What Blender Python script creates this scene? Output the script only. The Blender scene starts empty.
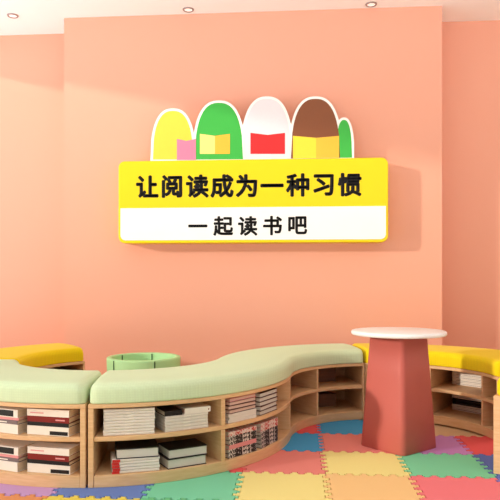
import bpy, bmesh, math, random
from mathutils import Vector, Matrix
random.seed(7)
S = bpy.context.scene
COL = S.collection
PI = math.pi
def R(a): return math.radians(a)

# ------------------------------------------------------------------ materials
def srgb(r, g, b):
    f = lambda c: (c/255/12.92) if c/255 <= .04045 else ((c/255+.055)/1.055)**2.4
    return (f(r), f(g), f(b), 1)
def newmat(name):
    m = bpy.data.materials.new(name); m.use_nodes = True
    nt = m.node_tree; return m, nt, nt.nodes['Principled BSDF']
def flat(name, col, rough=.6, bump=0, scale=60, var=.03, spec=.3, metal=0):
    m, nt, b = newmat(name); N, L = nt.nodes, nt.links
    tc = N.new('ShaderNodeTexCoord')
    no = N.new('ShaderNodeTexNoise'); no.inputs['Scale'].default_value = scale; no.inputs['Detail'].default_value = 4
    L.new(tc.outputs['Object'], no.inputs['Vector'])
    mx = N.new('ShaderNodeMix'); mx.data_type = 'RGBA'
    c = col
    mx.inputs['A'].default_value = tuple(min(1, x*(1-var)) for x in c[:3])+(1,)
    mx.inputs['B'].default_value = tuple(min(1, x*(1+var)) for x in c[:3])+(1,)
    L.new(no.outputs['Fac'], mx.inputs['Factor']); L.new(mx.outputs['Result'], b.inputs['Base Color'])
    b.inputs['Roughness'].default_value = rough
    b.inputs['Specular IOR Level'].default_value = spec; b.inputs['Metallic'].default_value = metal
    if bump:
        bp = N.new('ShaderNodeBump'); bp.inputs['Strength'].default_value = bump; bp.inputs['Distance'].default_value = .004
        L.new(no.outputs['Fac'], bp.inputs['Height']); L.new(bp.outputs['Normal'], b.inputs['Normal'])
    return m
def fabric(name, col):
    m, nt, b = newmat(name); N, L = nt.nodes, nt.links
    tc = N.new('ShaderNodeTexCoord')
    vo = N.new('ShaderNodeTexVoronoi'); vo.inputs['Scale'].default_value = 75; vo.inputs['Randomness'].default_value = .15
    L.new(tc.outputs['Object'], vo.inputs['Vector'])
    no = N.new('ShaderNodeTexNoise'); no.inputs['Scale'].default_value = 9
    L.new(tc.outputs['Object'], no.inputs['Vector'])
    cr = N.new('ShaderNodeMix'); cr.data_type = 'RGBA'
    cr.inputs['A'].default_value = tuple(x*1.03 for x in col[:3])+(1,); cr.inputs['B'].default_value = tuple(x*.91 for x in col[:3])+(1,)
    L.new(vo.outputs['Distance'], cr.inputs['Factor']); L.new(cr.outputs['Result'], b.inputs['Base Color'])
    bp = N.new('ShaderNodeBump'); bp.inputs['Strength'].default_value = .35; bp.inputs['Distance'].default_value = .003
    L.new(vo.outputs['Distance'], bp.inputs['Height']); L.new(bp.outputs['Normal'], b.inputs['Normal'])
    b.inputs['Roughness'].default_value = .85; b.inputs['Specular IOR Level'].default_value = .15
    b.inputs['Sheen Weight'].default_value = .1
    return m
def wood(name, c1, c2):
    m, nt, b = newmat(name); N, L = nt.nodes, nt.links
    tc = N.new('ShaderNodeTexCoord'); mp = N.new('ShaderNodeMapping'); mp.inputs['Scale'].default_value = (3, 3, 26)
    L.new(tc.outputs['Object'], mp.inputs['Vector'])
    no = N.new('ShaderNodeTexNoise'); no.inputs['Scale'].default_value = 3.2; no.inputs['Detail'].default_value = 5; no.inputs['Distortion'].default_value = .6
    L.new(mp.outputs['Vector'], no.inputs['Vector'])
    cr = N.new('ShaderNodeValToRGB'); cr.color_ramp.elements[0].position = .3; cr.color_ramp.elements[1].position = .7
    cr.color_ramp.elements[0].color = c1; cr.color_ramp.elements[1].color = c2
    L.new(no.outputs['Fac'], cr.inputs['Fac']); L.new(cr.outputs['Color'], b.inputs['Base Color'])
    b.inputs['Roughness'].default_value = .5; b.inputs['Specular IOR Level'].default_value = .3
    return m
def zebra(name, c1, c2, thr=.5):
    m, nt, b = newmat(name); N, L = nt.nodes, nt.links
    tc = N.new('ShaderNodeTexCoord'); mp = N.new('ShaderNodeMapping'); mp.inputs['Scale'].default_value = (100, 30, 80); mp.inputs['Rotation'].default_value = (0, .5, 0)
    L.new(tc.outputs['Object'], mp.inputs['Vector'])
    no = N.new('ShaderNodeTexNoise'); no.inputs['Scale'].default_value = 1.; no.inputs['Detail'].default_value = 1; no.inputs['Distortion'].default_value = .8
    L.new(mp.outputs['Vector'], no.inputs['Vector'])
    cr = N.new('ShaderNodeValToRGB'); cr.color_ramp.interpolation = 'CONSTANT'
    cr.color_ramp.elements[0].color = c1; cr.color_ramp.elements[1].position = thr; cr.color_ramp.elements[1].color = c2
    L.new(no.outputs['Fac'], cr.inputs['Fac']); L.new(cr.outputs['Color'], b.inputs['Base Color'])
    b.inputs['Roughness'].default_value = .5
    return m
def pagesmat(name, col, dark=.7):
    m, nt, b = newmat(name); N, L = nt.nodes, nt.links
    tc = N.new('ShaderNodeTexCoord'); mp = N.new('ShaderNodeMapping'); mp.inputs['Scale'].default_value = (1, 1, 240)
    L.new(tc.outputs['Object'], mp.inputs['Vector'])
    no = N.new('ShaderNodeTexNoise'); no.inputs['Scale'].default_value = 2.
    L.new(mp.outputs['Vector'], no.inputs['Vector'])
    mx = N.new('ShaderNodeMix'); mx.data_type = 'RGBA'
    mx.inputs['A'].default_value = tuple(x*dark for x in col[:3])+(1,); mx.inputs['B'].default_value = col
    L.new(no.outputs['Fac'], mx.inputs['Factor']); L.new(mx.outputs['Result'], b.inputs['Base Color'])
    b.inputs['Roughness'].default_value = .8
    return m
M = dict(
    wall=flat('pink_wall_paint', srgb(232, 169, 145), .75, .05, 120, .01, .2),
    cream=flat('cream_wall_paint', srgb(240, 232, 220), .8, 0, 60, .01),
    ceil=flat('ceiling_white', srgb(250, 250, 250), .8, 0, 60, .01),
    floor=wood('floor_boards', srgb(216, 180, 140), srgb(226, 192, 152)),
    beech=wood('beech_wood', srgb(219, 176, 128), srgb(231, 192, 146)),
    green=fabric('mint_fabric', srgb(210, 230, 190)),
    yellow=fabric('yellow_fabric', srgb(242, 214, 20)),
    tub=flat('tub_green', srgb(176, 222, 160), .55, .05, 80, .02),
    tubdark=flat('tub_slot', srgb(60, 95, 62), .6),
    coral=flat('coral_paint', srgb(194, 100, 90), .5, .03, 90, .02),
    white=flat('white_laminate', srgb(240, 240, 240), .35, 0, 60, .01),
    signy=flat('sign_yellow', srgb(240, 210, 16), .35, 0, 30, .01),
    signw=flat('sign_white', srgb(244, 243, 240), .4, 0, 30, .01),
    ink=flat('black_ink', srgb(22, 18, 16), .4),
    cutw=flat('cutout_white', srgb(248, 246, 240), .45, 0, 30, .01),
    pyellow=flat('print_yellow', srgb(246, 210, 70), .5), pgreen=flat('print_green', srgb(62, 178, 70), .5),
    pwhite=flat('print_white', srgb(226, 222, 226), .5), pbrown=flat('print_brown', srgb(132, 78, 48), .5),
    pred=flat('print_red', srgb(220, 42, 44), .5), ppink=flat('print_pink', srgb(226, 130, 160), .5),
    pcream=flat('print_cream', srgb(250, 226, 130), .5), pamber=flat('print_amber', srgb(240, 185, 60), .5),
    pgold=flat('print_gold', srgb(250, 214, 60), .5),
    ring=flat('light_trim', srgb(165, 150, 148), .4, metal=.3),
    frame=flat('window_frame_white', srgb(235, 232, 226), .5),
    pages=pagesmat('book_pages', srgb(232, 214, 186)), pagew=pagesmat('white_pages', srgb(222, 216, 206), .8),
    pagep=pagesmat('pink_pages', srgb(232, 196, 180), .8),
    cwhite=flat('cover_white', srgb(238, 230, 218), .45), cred=flat('cover_dark_red', srgb(128, 28, 22), .45),
    cblack=flat('cover_black', srgb(22, 20, 20), .45), cgrey=flat('cover_grey', srgb(120, 104, 104), .5),
    cpink=flat('cover_pink', srgb(226, 150, 150), .5), cscar=flat('cover_scarlet', srgb(206, 48, 44), .5),
    cmag=flat('cover_magazine', srgb(226, 218, 208), .5), cbrown=flat('cover_brown', srgb(84, 44, 36), .5),
    cshade=flat('cover_shaded', srgb(128, 96, 80), .6),  # dull brown puts the compartment's shade into covers and pages
    zeb=zebra('cover_zebra', srgb(26, 24, 30), srgb(222, 214, 206), .56),
    zebr=zebra('cover_zebra_red', srgb(200, 70, 66), srgb(224, 212, 204), .46),
)
mats = dict(purple=(200,150,214), blue=(84,116,196), mint=(104,208,158), yellow=(243,226,130), peach=(245,196,122),
            rose=(240,104,114), indigo=(104,98,186), red=(232,66,70), salmon=(232,118,108), green=(104,206,150),
            azure=(40,148,212), orange=(232,140,76), lemon=(236,212,66), royal=(70,92,176), lilac=(190,118,196), leaf=(88,190,120))
for k, c in mats.items():
    c = tuple(v*.82+.18*228 for v in c)
    M['mat_'+k] = flat('foam_'+k, srgb(*c), .8, .25, 220, .03, .15)

# ------------------------------------------------------------------ helpers
def obj(name, verts, faces, mat, parent=None, smooth=False, bevel=0, loc=None, rot=None, segs=2):
    me = bpy.data.meshes.new(name); me.from_pydata([tuple(v) for v in verts], [], faces)
    bm = bmesh.new(); bm.from_mesh(me); bmesh.ops.recalc_face_normals(bm, faces=bm.faces); bm.to_mesh(me); bm.free()
    me.materials.append(mat)
    o = bpy.data.objects.new(name, me); COL.objects.link(o)
    if parent: o.parent = parent
    if loc: o.location = loc
    if rot: o.rotation_euler = rot
    if smooth:
        for p in me.polygons: p.use_smooth = True
    if bevel:
        b = o.modifiers.new('bevel', 'BEVEL'); b.width = bevel; b.segments = segs; b.limit_method = 'ANGLE'; b.angle_limit = R(35)
    return o
def tag(o, label, cat, group=None):
    o['label'] = label; o['category'] = cat
    if group: o['group'] = group
    return o
def struct(o): o['kind'] = 'structure'; return o
def empty(name, loc, rz=0):
    o = bpy.data.objects.new(name, None); COL.objects.link(o); o.empty_display_size = .05
    o.location = loc; o.rotation_euler = (0, 0, rz); return o
BF = [(0,1,3,2),(4,6,7,5),(0,4,5,1),(2,3,7,6),(0,2,6,4),(1,5,7,3)]
def box(x0,x1,y0,y1,z0,z1):
    return [(x,y,z) for x in (x0,x1) for y in (y0,y1) for z in (z0,z1)], list(BF)
def boxes(bl):
    V, F = [], []
    for b in bl:
        v, f = box(*b); n = len(V); V += v; F += [tuple(i+n for i in q) for q in f]
    return V, F
def boxo(name, b, mat, parent=None, **k):
    v, f = box(*b); return obj(name, v, f, mat, parent, **k)
def prism(poly, y0, y1):      # poly in (x, z), extruded along y
    n = len(poly); V = [(x, y0, z) for x, z in poly]+[(x, y1, z) for x, z in poly]
    F = [tuple(range(n)), tuple(range(2*n-1, n-1, -1))]+[(i, (i+1)%n, n+(i+1)%n, n+i) for i in range(n)]
    return V, F
def rrect(x0, x1, z0, z1, r, seg=6):
    P = []
    for cx, cz, a in ((x1-r, z1-r, 0), (x0+r, z1-r, 90), (x0+r, z0+r, 180), (x1-r, z0+r, 270)):
        for i in range(seg+1):
            t = R(a+90*i/seg); P.append((cx+r*math.cos(t), cz+r*math.sin(t)))
    return P
def lathe(prof, n=64):
    V, F = [], []; m = len(prof)
    for i in range(n):
        t = 2*PI*i/n
        for r, z in prof: V.append((r*math.cos(t), r*math.sin(t), z))
    for i in range(n):
        for j in range(m-1):
            a = i*m+j; b = ((i+1)%n)*m+j; F.append((a, b, b+1, a+1))
    F.append(tuple(i*m for i in range(n))[::-1]); F.append(tuple(i*m+m-1 for i in range(n)))
    return V, F

# ------------------------------------------------------------------ camera
TH = math.atan(.0762)
cam = bpy.data.cameras.new('camera'); cam.sensor_width = 36; cam.lens = 630/500*36; cam.shift_y = .06
co = bpy.data.objects.new('camera', cam); COL.objects.link(co)
co.location = (0, 0, 1.07); co.rotation_euler = (PI/2, 0, TH); S.camera = co
cam.clip_start = .05

# ------------------------------------------------------------------ room
FZ = -.012; CZ = 3.438; XL = -3.4; XR = 3.4; YB = 5.9; YP = 5.55; YF = -1.2
struct(boxo('floor', (XL-.2, XR+.2, YF, YB+.2, FZ-.1, FZ), M['floor']))
struct(boxo('ceiling', (XL-.2, XR+.2, YF, YB+.2, CZ, CZ+.1), M['ceil']))
struct(boxo('wall_back', (XL, XR, YB, YB+.15, FZ, CZ), M['wall']))
struct(boxo('wall_center', (-2.108, 1.24, YP, YB, FZ, CZ), M['wall']))
v, f = boxes([(XR, XR+.15, YF, YB+.15, FZ, .12), (XR, XR+.15, YF, YB+.15, 3.1, CZ), (XR, XR+.15, YF, -1.0, .12, 3.1), (XR, XR+.15, 3.2, YB+.15, .12, 3.1)])  # opening added to let in neutral fill and lighten the ceiling
struct(obj('wall_right', v, f, M['cream']))
v, f = boxes([(XR+.04, XR+.1, -1.0, 3.2, .12, .16), (XR+.04, XR+.1, -1.0, -.96, .16, 3.1), (XR+.04, XR+.1, 3.16, 3.2, .16, 3.1), (XR+.04, XR+.1, 1.08, 1.12, .16, 3.1)])  # unseen frame around the added fill opening
struct(obj('fill_window', v, f, M['frame']))
WZ0, WZ1, WY0, WY1 = .12, 3.19, -1.0, 5.86       # window opening in the left wall
v, f = boxes([(XL-.15, XL, YF, YB+.15, FZ, WZ0), (XL-.15, XL, YF, YB+.15, WZ1, CZ), (XL-.15, XL, YF, WY0, WZ0, WZ1), (XL-.15, XL, WY1, YB+.15, WZ0, WZ1)])
struct(obj('wall_left', v, f, M['cream']))
v, f = boxes([(XL-.13, XL-.06, WY0, WY1, WZ0, WZ0+.04), (XL-.13, XL-.06, WY0, WY0+.04, WZ0+.04, WZ1), (XL-.13, XL-.06, WY1-.02, WY1, WZ0+.04, WZ1)])
struct(obj('window_1', v, f, M['frame']))

# downlights
names = ['round recessed ceiling light at far left above the recess', 'round recessed ceiling light in the middle, above the sign',
         'round recessed ceiling light on the right, nearest the top edge']
def em(name, col, s):
    m, nt, b = newmat(name); b.inputs['Base Color'].default_value = col
    b.inputs['Emission Color'].default_value = col; b.inputs['Emission Strength'].default_value = s; return m
glow = em('lamp_diffuser', srgb(255, 236, 228), .9)
for i, (x, y) in enumerate(((-2.545, 5.46), (-.957, 5.455), (.626, 5.47))):
    e = empty('ceiling_light', (x, y, CZ)); tag(e, names[i], 'ceiling light', 'round ceiling downlights')
    v, f = lathe([(.034, -.002), (.036, -.008), (.046, -.008), (.05, 0), (.034, 0)][0:4]+[(.05, .0005)], 40)
    n = 40; pr = [(.033, 0), (.035, -.009), (.045, -.010), (.05, -.001), (.05, 0)]
    V, F = [], []
    for a in range(n):
        t = 2*PI*a/n
        for r, z in pr: V.append((r*math.cos(t), r*math.sin(t), z))
    for a in range(n):
        for j in range(4): F.append((a*5+j, ((a+1)%n)*5+j, ((a+1)%n)*5+j+1, a*5+j+1))
    obj('trim_ring', V, F, M['ring'], e, smooth=True)
    v, f = lathe([(.0335, -.004), (.0335, -.0005)], 32); obj('diffuser', v, f, glow, e)

# ------------------------------------------------------------------ foam mats
T = .46; X0 = .151; Y0 = 3.04
def edge_pts(n=5, a=.017, mg=.032):
    P = []; p = (T-2*mg)/n
    for k in range(n):
        s = mg+k*p
        P += [(s+.10*p, 0), (s+.04*p, a), (s+.48*p, a), (s+.42*p, 0), (s+.58*p, 0), (s+.52*p, -a), (s+.96*p, -a), (s+.90*p, 0)]
    return P
EP = edge_pts()
def tile_poly(k, j):
    x0, y0 = X0+T*k, Y0+T*j; P = []
    P.append((x0, y0)); P += [(x0+s, y0+o) for s, o in EP]
    P.append((x0+T, y0)); P += [(x0+T+o, y0+s) for s, o in EP]
    P.append((x0+T, y0+T)); P += [(x0+s, y0+T+o) for s, o in reversed(EP)]
    P.append((x0, y0+T)); P += [(x0+o, y0+s) for s, o in reversed(EP)]
    # inset by the joint gap
    g = .003; n = len(P); Q = []
    for i in range(n):
        a, b, c = Vector(P[i-1]), Vector(P[i]), Vector(P[(i+1)%n])
        d1 = (b-a).normalized(); d2 = (c-b).normalized()
        n1 = Vector((-d1.y, d1.x)); n2 = Vector((-d2.y, d2.x)); m = (n1+n2)
        if m.length < 1e-4: m = n1
        m.normalize(); s = g/max(.5, m.dot(n1)); Q.append((b.x+m.x*s, b.y+m.y*s))
    return Q
tiles = [
 (-4,-1,'orange','orange foam mat tile at the bottom left corner of the photo'),
 (-3,-1,'lemon','bright yellow foam mat tile at the bottom edge, between orange and green tiles'),
 (-2,-1,'leaf','green foam mat tile at the bottom edge, in front of the mint tile'),
 (-4,0,'purple','pale purple foam mat tile along the front of the left green bench'),
 (-3,0,'blue','blue foam mat tile in front of the joint between the two green benches'),
 (-2,0,'mint','mint green foam mat tile beside the front of the long green bench'),
 (-1,0,'yellow','pale yellow foam mat tile at the bottom, between mint and peach tiles'),
 (0,0,'peach','peach orange foam mat tile at the bottom, right of the pale yellow tile'),
 (1,0,'rose','rose red foam mat tile at the bottom right, in front of the green tile'),
 (2,0,'indigo','violet blue foam mat tile at the bottom right corner below the wooden end panel'),
 (-2,1,'red','red foam mat tile showing a sliver by the long bench, left of the salmon tile'),
 (-1,1,'salmon','salmon pink foam mat tile touching the green bench where it starts curving back'),
 (0,1,'yellow','pale yellow foam mat tile in front of the coral pedestal table'),
 (1,1,'green','green foam mat tile at the front right foot of the coral pedestal table'),
 (2,1,'royal','deep blue foam mat tile beside the wooden end panel on the right'),
 (-1,2,'azure','bright blue foam mat tile in the curve of the green bench, left of the seam'),
 (0,2,'salmon','salmon foam mat tile just left of and under the coral pedestal table'),
 (1,2,'lilac','lilac foam mat tile right behind the coral pedestal table'),
 (2,2,'red','red foam mat tile in the curve of the right yellow bench'),
 (-1,3,'red','red foam mat tile showing only a tip at the foot of the green bench curve'),
 (0,3,'azure','blue foam mat tile behind the salmon tile, under the edge of the green bench'),
]
for k, j, c, lab in tiles:
    P = tile_poly(k, j); n = len(P); cx, cy = X0+T*(k+.5), Y0+T*(j+.5)
    V = [(x-cx, y-cy, 0) for x, y in P]+[(x-cx, y-cy, -FZ) for x, y in P]
    F = [tuple(range(n)), tuple(range(2*n-1, n-1, -1))]+[(i, (i+1)%n, n+(i+1)%n, n+i) for i in range(n)]
    o = obj('foam_mat_tile', V, F, M['mat_'+c], loc=(cx, cy, FZ)); tag(o, lab, 'mat', 'interlocking foam floor tiles')

# ------------------------------------------------------------------ curved benches
C1 = Vector((-1.235, 4.345)); ANG = -3.85
C2 = C1+Vector((math.cos(R(ANG)), math.sin(R(ANG))))*1.87
C3 = Vector((2.15, 3.06))
RM = .935; W = .51
TZ0, TZ1, CT = .408, .43, .538
def arc(c, a0, a1, outward, step=2.0):
    n = max(2, int(abs(a1-a0)/step)+1); P = []
    for i in range(n+1):
        t = R(a0+(a1-a0)*i/n); d = Vector((math.cos(t), math.sin(t)))
        P.append((c+d*RM, d if outward else -d))
    return P
def length(path):
    L = [0]
    for i in range(1, len(path)): L.append(L[-1]+(path[i][0]-path[i-1][0]).length)
    return L
def at(path, L, s):
    if s <= 0: p, n = path[0]; d = (path[1][0]-path[0][0]).normalized(); return p+d*s, n
    if s >= L[-1]: p, n = path[-1]; d = (path[-1][0]-path[-2][0]).normalized(); return p+d*(s-L[-1]), n
    for i in range(1, len(L)):
        if s <= L[i]:
            t = (s-L[i-1])/(L[i]-L[i-1]); return path[i-1][0].lerp(path[i][0], t), path[i-1][1].lerp(path[i][1], t).normalized()
def sweep(name, path, profs, mat, parent, org, stations=None, **k):
    """profs: function(station index)-> closed (o,z) profile"""
    V, F = [], []; m = None
    for i, (p, n) in enumerate(path):
        pr = profs(i) if callable(profs) else profs; m = len(pr)
        for o, z in pr: V.append((p.x+n.x*o-org.x, p.y+n.y*o-org.y, z-org.z))
    N = len(path)
    for i in range(N-1):
        for j in range(m):
            F.append((i*m+j, i*m+(j+1)%m, (i+1)*m+(j+1)%m, (i+1)*m+j))
    F.append(tuple(range(m))[::-1]); F.append(tuple((N-1)*m+j for j in range(m)))
    return obj(name, V, F, mat, parent, **k)
def rect(o0, o1, z0, z1): return [(o0, z0), (o1, z0), (o1, z1), (o0, z1)]
def cushion(path, mat, parent, org, w=.522, gap=.004):
    L = length(path); tot = L[-1]; rr = .042; sts = []
    def prof(ins):
        h0, h1 = TZ1+.0005, CT-ins*.9; o1 = w/2-ins; P = []
        rb, rt = .012, .045
        for cx, cz, a, r in ((o1-rt, h1-rt, 0, rt), (-o1+rt, h1-rt, 90, rt), (-o1+rb, h0+rb, 180, rb), (o1-rb, h0+rb, 270, rb)):
            for i in range(7):
                t = R(a+90*i/6); P.append((cx+r*math.cos(t), cz+r*math.sin(t)))
            if a == 0:
                for q in (.6, .2, -.2, -.6): P.append((q*(o1-rt), h1+.006*(1-q*q)))
        return P
    for i in range(7):
        t = i/6*PI/2; sts.append((gap+rr*(1-math.sin(t)) if False else gap+rr*(1-math.cos(t)), rr*(1-math.sin(t))))
    n = int((tot-2*rr)/.035)
    mid = [(gap+rr+(tot-2*rr-2*gap)*i/n, 0) for i in range(1, n)]
    st = sts+mid+[(tot-s, q) for s, q in reversed(sts)]
    pp = [at(path, L, s) for s, _ in st]; pr = [prof(q) for _, q in st]
    return sweep('cushion', pp, lambda i: pr[i], mat, parent, org, smooth=True)
def bench(path, fab, label, dividers=(), z0=0.0, group='curved reading benches', cw=.522):
    L = length(path); tot = L[-1]; p, n = at(path, L, tot/2)
    org = Vector((p.x, p.y, z0)); e = empty('bookshelf_bench', org)
    tag(e, label, 'bench', group)
    h = W/2; tk = .024
    def sub(s0, s1):
        m = max(2, int((s1-s0)/.03)); return [at(path, L, s0+(s1-s0)*i/m) for i in range(m+1)]
    sweep('top_board', sub(.001, tot-.001), rect(-h, h, TZ0, TZ1), M['beech'], e, org, bevel=.003)
    inner = sub(tk, tot-tk)
    sweep('base_board', inner, rect(-h+.002, h-.002, z0, .062), M['beech'], e, org, bevel=.003)
    sweep('back_panel', inner, rect(-h+.002, -h+.016, .0625, TZ0-.0005), M['beech'], e, org)
    sweep('shelf', inner, rect(-h+.017, h-.006, .236, .260), M['beech'], e, org, bevel=.003)
    for s in (.001, tot-tk+.0005):
        sweep('side_panel', [at(path, L, s), at(path, L, s+tk-.002)], rect(-h, h, z0, TZ0-.0005), M['beech'], e, org, bevel=.003)
    for s in dividers:
        pts = [at(path, L, s-.011), at(path, L, s+.011)]
        # upper and lower half of one upright, let into the shelf
        V, F = [], []
        for zz0, zz1 in ((.0625, .2355), (.2605, TZ0-.0005)):
            k0 = len(V)
            for q, nn in pts:
                for o, z in rect(-h+.017, h-.002, zz0, zz1): V.append((q.x+nn.x*o-org.x, q.y+nn.y*o-org.y, z-org.z))
            F += [tuple(k0+i for i in t) for t in ((0,1,2,3),(7,6,5,4),(0,4,5,1),(1,5,6,2),(2,6,7,3),(3,7,4,0))]
        obj('divider', V, F, M['beech'], e, bevel=.002)
    cushion(path, M[fab], e, org, w=cw)
    return e
def slen(a): return RM*R(a)
# A: front left, green
pA = arc(C1, -161.7, -82.85, True)
bench(pA, 'green', 'mint green cushioned curved bench at front left with stacks of white and dark red books', [slen(38)])
# B: long S shaped green bench
pB = arc(C1, -82.4, ANG, True)+arc(C2, 176.15, 100.2, False)[1:]
bench(pB, 'green', 'long S-shaped mint green cushioned bench with magazine stacks, curving back to the table',
      [slen(82.4-46.3), slen(82.4+ANG)-.012, slen(82.4+ANG)+slen(176.15-135.3)])
# C: yellow right
pC = arc(C2, 99.7, 3.5, False)
bench(pC, 'yellow', 'yellow cushioned curved bench behind and to the right of the pedestal table', [slen(99.7-59), slen(99.7-21)])
# D: yellow nearer right end
pD = arc(C3, 154.5, 113, True)
bench(pD, 'yellow', 'yellow cushioned bench cut off by the right edge, showing its pale wooden end panel', cw=.49)
# E: yellow left back
pE = arc(C1, 198, 130.5, True)
pE = [(p, -n) for p, n in pE]
bench(pE, 'yellow', 'yellow cushioned curved bench at back left by the wall, end facing the green tub', [slen(34)], z0=FZ)

# ------------------------------------------------------------------ books
def make_book(parent_loc, rz, w, d, t, cover, pages, label, group, flip=False, mark=None, mag=False):
    """spine along local x facing -y; flip turns the page edge to the front"""
    e = empty('magazine' if mag else 'book', parent_loc, rz+(PI if flip else 0)); tag(e, label, 'magazine' if mag else 'book', group)
    ct = .0008 if mag else (.0035 if t > .045 and flip else .0022)
    h = w/2; dh = d/2
    rs = .0042 if mag else 0
    P = (([] if not mag else [(-dh+rs, 0)])+[ (dh, 0), (dh, ct), (-dh+max(ct, rs), ct), (-dh+max(ct, rs), t-ct), (dh, t-ct), (dh, t)]+([(-dh+rs, t), (-dh+rs*.3, t-rs*.4), (-dh, t-rs), (-dh, rs), (-dh+rs*.3, rs*.4)] if mag else [(-dh, t), (-dh, 0)]))
    n = len(P); V = [(-h, y, z) for y, z in P]+[(h, y, z) for y, z in P]
    F = [tuple(range(n)), tuple(range(2*n-1, n-1, -1))]+[(i, (i+1)%n, n+(i+1)%n, n+i) for i in range(n)]
    obj('cover', V, F, M[cover], e, bevel=.0006)
    boxo('pages', (-h+.004, h-.004, -dh+max(ct, rs)+.0002, dh-.005, ct+.0002, t-ct-.0002), M[pages], e)
    if mark:
        mc, x0, x1, z0, z1 = mark
        o = boxo('spine_label', (-h+w*x0, -h+w*x1, -dh-.0008, -dh-.0001, t*z0, t*z1), M[mc], e)
    return e
ORD = ['top', 'second', 'third', 'fourth', 'fifth', 'sixth', 'seventh', 'eighth', 'ninth', 'tenth']
def stack(c, outward, phi, zb, w, d, books, desc, group, inset=.02, rot=0, jit=1.5, desc2=None):
    """books listed bottom-up: (thick, cover, pages, word, opts)"""
    t = R(phi); dr = Vector((math.cos(t), math.sin(t)))
    r = (RM+W/2-inset-d/2) if outward else (RM-W/2+inset+d/2)
    p = c+dr*r
    face = t+PI/2 if outward else t-PI/2      # local -y must point to the open side
    z = zb+.0006; n = len(books)
    for i, b in enumerate(books):
        th, cv, pg, word = b[:4]; op = dict(b[4]) if len(b) > 4 else {}
        dx = op.pop('dx', 0)+random.uniform(-1, 1)*.002; ww = op.pop('w', w); dd = op.pop('d', d); lift = op.pop('lift', 0)
        ax = Vector((math.cos(face+R(rot)), math.sin(face+R(rot)))); off = ax*dx
        fwd = Vector((-math.sin(face+R(rot)), math.cos(face+R(rot))))*(-(d-dd)/2)
        rz = face+R(rot)+R(op.pop('turn', 0)+random.uniform(-jit, jit))
        k = n-1-i
        pos = ORD[k] if n > 1 else 'only'
        pos = 'bottom' if (i == 0 and n > 1) else pos
        lab = op.pop('label', None) or f"{word}, {pos} of the {desc}"
        place = op.pop('same', False)
        make_book((p.x+off.x+fwd.x, p.y+off.y+fwd.y, z-(lift if lift else 0)), rz, ww, dd, th, cv, pg, lab, group, **op)
        if not place: z += th+.0006
Z1, Z2 = .062, .260
white_lab = dict(mark=('cblack', .55, .98, .08, .5))
setA = [(.046,'cwhite','pages','thick white book with black spine block', white_lab), (.020,'cblack','pages','thin black book'),
        (.030,'cred','pages','dark red book', dict(mark=('cpink', .68, .9, .35, .6))), (.036,'cwhite','pages','white book', dict(mark=('cpink', .08, .4, .4, .55)))]
setL = [(.050,'cwhite','pages','thick white book'), (.020,'cgrey','pages','grey book', dict(mark=('cwhite', .1, .7, .3, .6))),
        (.014,'cpink','pages','thin pink book'), (.042,'cwhite','pages','white book with black title block', dict(mark=('cblack', .1, .88, .12, .88)))]
for zb, nm in ((Z2, 'upper'), (Z1, 'lower')):
    stack(C1, True, -92.6, zb, .245, .18, setA, f'{nm} right stack, left bench', 'books in the left green bench', rot=-7, inset=.035)
    stack(C1, True, -107.0, zb, .24, .18, setL, f'{nm} left stack, left bench', 'books in the left green bench', rot=-1, inset=.03)
g = 'books and magazines in the long green bench'
mg = lambda t: (t, 'cmag', 'pagew', 'pale magazine', dict(mag=True, mark=('cwhite', .42, .58, .3, .7)))
stack(C1, True, -72.2, Z2, .262, .17, [mg(.0148) for _ in range(9)], 'first upper-shelf stack, long bench', g, jit=1.5)
# second stack, upper shelf: five magazines, then a black and a white book side by side
stack(C1, True, -57.0, Z2, .25, .17, [mg(.0165) for _ in range(5)]+[
      (.026,'cblack','pages','black book', dict(w=.10, dx=-.078, same=True, d=.15, label='black book lying on the magazines of the second upper-shelf stack, long bench', turn=-1.5)),
      (.030,'cwhite','pagep','white book', dict(w=.155, dx=.062, d=.15, label='white book beside the black book on top of the second stack, long bench', mark=('cred', .9, .94, .35, .65)))],
      'second upper-shelf stack, long bench', g, rot=1)
stack(C1, True, -70.6, Z1, .245, .17, [(.0145,'cmag','pagew','pale magazine with red spine end', dict(mag=True, mark=('cscar', 0, .16, .02, .98))) for _ in range(5)]+
      [(.052,'cblack','pagew','thick black-covered book', dict(flip=True, dx=.01, w=.22))],
      'first lower-shelf stack, long bench', g, rot=0)
stack(C1, True, -56.8, Z1, .225, .17, [(.052,'cblack','pagew','thick black-covered book', dict(flip=True)), (.05,'cblack','pagew','thick black-covered book', dict(flip=True, dx=.008))],
      'second lower-shelf stack, long bench', g)
stack(C1, True, -38.2, Z2, .23, .17, [(.017,'cmag','pagew','thin pale book') for _ in range(3)]+[(.022,'cbrown','pagep','pink-edged book', dict(flip=True)) for _ in range(3)]+[(.019,'cpink','pagep','pink book', dict(flip=True))],
      'third upper-shelf stack, long bench', g, jit=2.5)
stack(C1, True, -25.0, Z2, .22, .17, [(.026,'cbrown','pagew','white-edged book', dict(flip=True)) for _ in range(5)],
      'fourth upper-shelf stack, long bench', g, jit=2)
stack(C1, True, -38.2, Z1, .23, .17, [(.024, c_, 'pagew', w_) for c_, w_ in (('zeb','black and white patterned book'), ('zeb','black and white patterned book'),
      ('cpink','pinkish book'), ('zeb','black and white patterned book'), ('zeb','black and white patterned book'), ('zebr','red and white patterned book'))],
      'third lower-shelf stack, long bench', g)
stack(C1, True, -24.7, Z1, .22, .17, [(.024, c_, 'pagew', w_) for c_, w_ in (('zeb','black and white patterned book'), ('zeb','black and white patterned book'),
      ('zeb','black and white patterned book'), ('zeb','black and white patterned book'), ('zebr','red and white patterned book'), ('zebr','red and white patterned book'))],
      'fourth lower-shelf stack, long bench', g)
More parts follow.
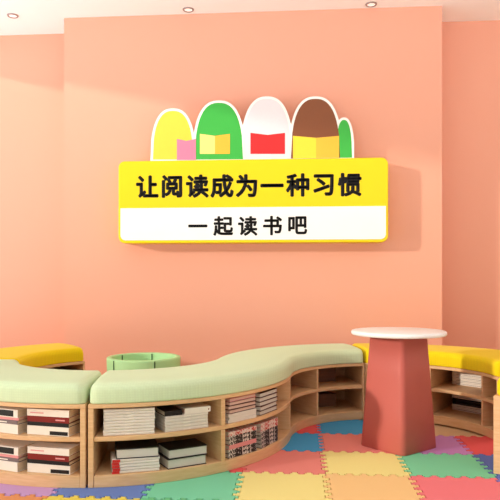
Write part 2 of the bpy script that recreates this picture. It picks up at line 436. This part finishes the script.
for zb, nm in ((Z2, 'upper'), (Z1, 'lower')):
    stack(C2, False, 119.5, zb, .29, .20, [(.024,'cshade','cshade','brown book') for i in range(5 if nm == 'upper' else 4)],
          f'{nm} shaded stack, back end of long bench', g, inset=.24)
    stack(C2, False, 43.5, zb, .36, .16, [(.023,'cblack' if (nm == 'lower' and i in (2, 3)) else 'cwhite','pagew', 'dark magazine' if (nm == 'lower' and i in (2, 3)) else 'white magazine',
          dict(mag=True, mark=('cgrey', .1, .8, .4, .5))) for i in range(5)],
          f'{nm} stack in the right yellow bench', 'magazines in the right yellow bench', inset=.27)
for i in range(1):
    stack(C1, False, 141, Z2, .22, .2, [(.04,'cred','pages','dark red book'), (.035,'cbrown','pages','brown book')],
          'small stack on the upper shelf, back left yellow bench', 'books in the back left yellow bench', inset=.1)

# ------------------------------------------------------------------ green tub
tb = empty('round_tub_seat', (-1.145, 4.62, FZ)); tag(tb, 'round pale green open tub standing behind the mint bench', 'tub')
prof = [(.245, 0), (.258, .004), (.272, .50), (.27, .509), (.262, .513), (.238, .513), (.23, .509), (.228, .50), (.225, .30), (.0, .30)]
v, f = lathe(prof[:-1], 72); obj('tub_body', v, f, M['tub'], tb, smooth=True)
for a in (233, 300, 88, 150):
    t = R(a); c, s_ = math.cos(t), math.sin(t)
    for r0, z0, z1 in (((.2715, .435, .506),) if a > 180 else ((.2265, .435, .506),)):
        V, F = box(-.004, .004, -.003, .003, z0, z1)
        rr = r0+(.0005 if r0 > .25 else .001)
        V = [(c*(rr+y)-s_*x, s_*(rr+y)+c*x, z) for x, y, z in V]
        if (r0 > .25 and a > 180) or a in (88, 150):
            obj('slot', V, F, M['tubdark'], tb)

# ------------------------------------------------------------------ pedestal table
tx, ty = .645, 4.12
tt = empty('pedestal_table', (tx, ty, 0)); tag(tt, 'round white-topped table on a tapering coral red square pedestal', 'table')
def rsq(s, r, z, seg=5):
    return [(x, y, z) for x, y in rrect(-s/2, s/2, -s/2, s/2, r, seg)]
lv = [rsq(.350, .034, 0), rsq(.356, .038, .006)]+[rsq(.356+(.272-.356)*q, .038-.006*q, .006+(.716-.006)*q) for q in (.33, .66, 1)]
V = [p for l in lv for p in l]; m = len(lv[0])
F = [(i*m+j, i*m+(j+1)%m, (i+1)*m+(j+1)%m, (i+1)*m+j) for i in range(len(lv)-1) for j in range(m)]
F += [tuple(range(m))[::-1], tuple((len(lv)-1)*m+j for j in range(m))]
po = obj('pedestal', V, F, M['coral'], tt, rot=(0, 0, R(43)))
for p in po.data.polygons: p.use_smooth = len(p.vertices) == 4
tp = [(.0, .7165), (.284, .7165), (.295, .719), (.3005, .726), (.3005, .737), (.296, .7435), (.288, .746)]
v, f = lathe([(.001, .7165)]+tp[1:]+[(.001, .746)], 96); o = obj('table_top', v, f, M['white'], tt)
for p in o.data.polygons: p.use_smooth = len(p.vertices) == 4

# ------------------------------------------------------------------ wall sign
SY = 5.36
def pw(px, py, Y):             # a point on the wall plane y = Y
    a = (px-250)/630; d = Y/(a*math.sin(TH)+math.cos(TH)); u = a*d
    return u*math.cos(TH)-d*math.sin(TH), 1.07+(280-py)*d/630
sx0, sz1 = pw(118.3, 161, SY); sx1, _ = pw(388.3, 157, SY); _, sz0 = pw(388, 242, SY); sz1 = pw(388, 157.3, SY)[1]
_, zw = pw(386, 206, SY)
sg = empty('wall_sign', ((sx0+sx1)/2, SY, sz0)); tag(sg, 'large yellow and white sign with black Chinese lettering on the pink wall', 'sign')
ox, oz = (sx0+sx1)/2, sz0
hw = (sx1-sx0)/2; hh = sz1-sz0
v, f = prism(rrect(-hw, hw, 0, hh, .055), 0, YP-SY-.0005); obj('sign_board', v, f, M['signy'], sg, bevel=.008, segs=3)
b = .024; r = .045; P = []
wz = zw-oz
P = [(hw-b+.004, wz), (-hw+b-.004, wz)]
for cx, a in ((-hw+b+r-.004, 180), (hw-b-r+.004, 270)):
    for i in range(7):
        t = R(a+15*i); P.append((cx+r*math.cos(t), b+r+r*math.sin(t)))
v, f = prism(P, -.003, -.0002); obj('white_panel', v, f, M['signw'], sg)
def text_mesh(s, name, x, z, size, off, y, squash=1.0):
    cu = bpy.data.curves.new('t', 'FONT'); cu.body = s; cu.size = size; cu.align_x = 'CENTER'; cu.align_y = 'BOTTOM_BASELINE'
    cu.extrude = .0006; cu.resolution_u = 4
    to = bpy.data.objects.new('t', cu); COL.objects.link(to); bpy.context.view_layer.update()
    dg = bpy.context.evaluated_depsgraph_get(); me = bpy.data.meshes.new_from_object(to.evaluated_get(dg))
    bpy.data.objects.remove(to); bpy.data.curves.remove(cu)
    xs = [v.co.x for v in me.vertices]; zs = [v.co.y for v in me.vertices]
    cx, cz = (min(xs)+max(xs))/2, (min(zs)+max(zs))/2
    vs = [Vector(((v.co.x-cx)*squash, v.co.y-cz, v.co.z)) for v in me.vertices]; fs = [tuple(p.vertices) for p in me.polygons]
    V, F = [], []
    for k in range(13):
        d = Vector((0, 0, 0)) if k == 12 else Vector((off*math.cos(k*PI/6), off*math.sin(k*PI/6), -.00003*k))
        n0 = len(V); V += [tuple(q+d) for q in vs]; F += [tuple(i+n0 for i in q) for q in fs]
    me = bpy.data.meshes.new('lettering'); me.from_pydata(V, [], F)
    me.materials.clear(); me.materials.append(M['ink'])
    o = bpy.data.objects.new(name, me); COL.objects.link(o); o.parent = sg
    o.location = (x, y, z); o.rotation_euler = (PI/2, 0, 0)
    return o, (max(zs)-min(zs))
line1 = [('让', 147.3, 186.6), ('阅', 172, 186.4), ('读', 197.3, 186.2), ('成', 222, 186), ('为', 246.5, 185.7), ('一', 272, 185.5), ('种', 297.7, 185), ('习', 323.5, 185), ('惯', 349.6, 184.6)]
line2 = [('一', 197.8, 226), ('起', 223.2, 226), ('读', 247.7, 226), ('书', 272.5, 225.6), ('吧', 297.7, 225.3)]
for s, px, py in line1:
    x, z = pw(px, py, SY); text_mesh(s, 'lettering', x-ox, z-oz, .200, .0080, -.0011, 1.0)
for s, px, py in line2:
    x, z = pw(px, py, SY-.003); text_mesh(s, 'lettering', x-ox, z-oz, .170, .0052, -.0041)

# plain cut-out board above the sign: white rim, plain rounded colour shapes and open books
Zt = hh
def PX(px, py): x, z = pw(px, py, SY+.01); return x-ox, z-oz
def smooth_closed(pts, n=6):
    out = []; m = len(pts)
    for i in range(m):
        p0, p1, p2, p3 = (Vector(pts[(i+k-1) % m]) for k in range(4))
        for j in range(n):
            t = j/n; out.append(tuple(.5*((2*p1)+(-p0+p2)*t+(2*p0-5*p1+4*p2-p3)*t*t+(-p0+3*p1-3*p2+p3)*t**3)))
    return out
def hump(x0, x1, ytop, base, k=.55, n=24):
    """rounded arch from the base line, pixels"""
    P = []
    for i in range(n+1):
        t = PI*i/n; c = math.cos(t); s = math.sin(t)
        P.append(((x0+x1)/2-(x1-x0)/2*(abs(c)**.8)*(1 if c > 0 else -1), base-(base-ytop)*(s**k)))
    return P
base = 159.6
cut = [(153,193,111),(195,243,103),(243,291,99),(291,340,99),(336,352,120)]
# outer outline = upper envelope of the humps grown by the white rim
N = 240; env = []
for i in range(N+1):
    px = 150.5+(354-150.5)*i/N; best = None
    for x0, x1, yt in cut:
        a, b_ = x0-2.5, x1+2.5; c = (px-(a+b_)/2)/((b_-a)/2)
        if abs(c) <= 1:
            s = math.sqrt(max(0, 1-abs(c)**2.5))**.8; y = base-(base-yt+2.5)*s
            best = y if best is None else min(best, y)
    if best is None: best = base-3
    env.append((px, best))
poly = [PX(*p) for p in env]; poly = [(poly[0][0], Zt+.0005)]+[(x, max(z, Zt+.004)) for x, z in poly]+[(poly[-1][0], Zt+.0005)]
v, f = prism(poly, .008, .03); obj('cutout_board', v, f, M['cutw'], sg)
for (x0, x1, yt), mt in zip(cut, ('pyellow', 'pgreen', 'pwhite', 'pbrown', 'pgreen')):
    Pp = []
    for i in range(41):
        c = -1+2*i/40; s = math.sqrt(max(0, 1-abs(c)**2.5))**.8
        Pp.append(PX((x0+x1)/2+(x1-x0)/2*c, base-(base-yt)*s))
    Pp = [(x, max(z, Zt+.003)) for x, z in Pp]
    yy = .0065 if mt != 'pwhite' else .0055
    if x0 == 336: yy = .0074
    v, f = prism(Pp, yy, .0079); o = obj('printed_shape', v, f, M[mt], sg)
def book_print(x0, x1, y0, y1, m1, m2, yy=.004):
    xm = (x0+x1)/2
    for a, b_, mt, dy0, dy1 in ((x0, xm, m1, 0, 2), (xm, x1, m2, 2, 0)):
        P = [PX(a, y0+dy0), PX(b_, y0+dy1), PX(b_, y1), PX(a, y1)]
        P = [(x, max(z, Zt+.002)) for x, z in P]
        v, f = prism(P, yy, .0054); obj('printed_book', v, f, M[mt], sg)
book_print(177, 196, 139, 160, 'ppink', 'ppink')
book_print(200, 230, 134, 154, 'pcream', 'pamber')
book_print(250.5, 285, 133, 154, 'pred', 'pred')
book_print(293, 339, 136, 160, 'pgold', 'pamber')

# ------------------------------------------------------------------ light
sun = bpy.data.lights.new('sun', 'SUN'); sun.energy = 2.7; sun.angle = R(2.5); sun.color = (1, .92, .80)
so = bpy.data.objects.new('sun', sun); COL.objects.link(so)
so.rotation_euler = Vector((1, .6, -.233)).to_track_quat('-Z', 'Y').to_euler(); so.location = (-8, 1, 4)
w = bpy.data.worlds.new('world'); S.world = w; w.use_nodes = True
w.node_tree.nodes['Background'].inputs[0].default_value = (.97, .985, 1, 1)
nt = w.node_tree; tc = nt.nodes.new('ShaderNodeTexCoord'); sx = nt.nodes.new('ShaderNodeSeparateXYZ'); mr = nt.nodes.new('ShaderNodeMapRange')
nt.links.new(tc.outputs['Generated'], sx.inputs[0]); nt.links.new(sx.outputs['Z'], mr.inputs['Value'])
mr.inputs['From Min'].default_value = -.06; mr.inputs['From Max'].default_value = .04      # lower half brightened as added fill for the ceiling, softer sky
mr.inputs['To Min'].default_value = 3.6; mr.inputs['To Max'].default_value = .54
nt.links.new(mr.outputs['Result'], nt.nodes['Background'].inputs[1])
S.view_settings.view_transform = 'Standard'; S.view_settings.look = 'None'; S.view_settings.gamma = 1
S.view_settings.use_curve_mapping = False; S.view_settings.exposure = -0.38
S.cycles.max_bounces = 10; S.cycles.diffuse_bounces = 6
try: S.cycles.use_denoising = True
except Exception: pass
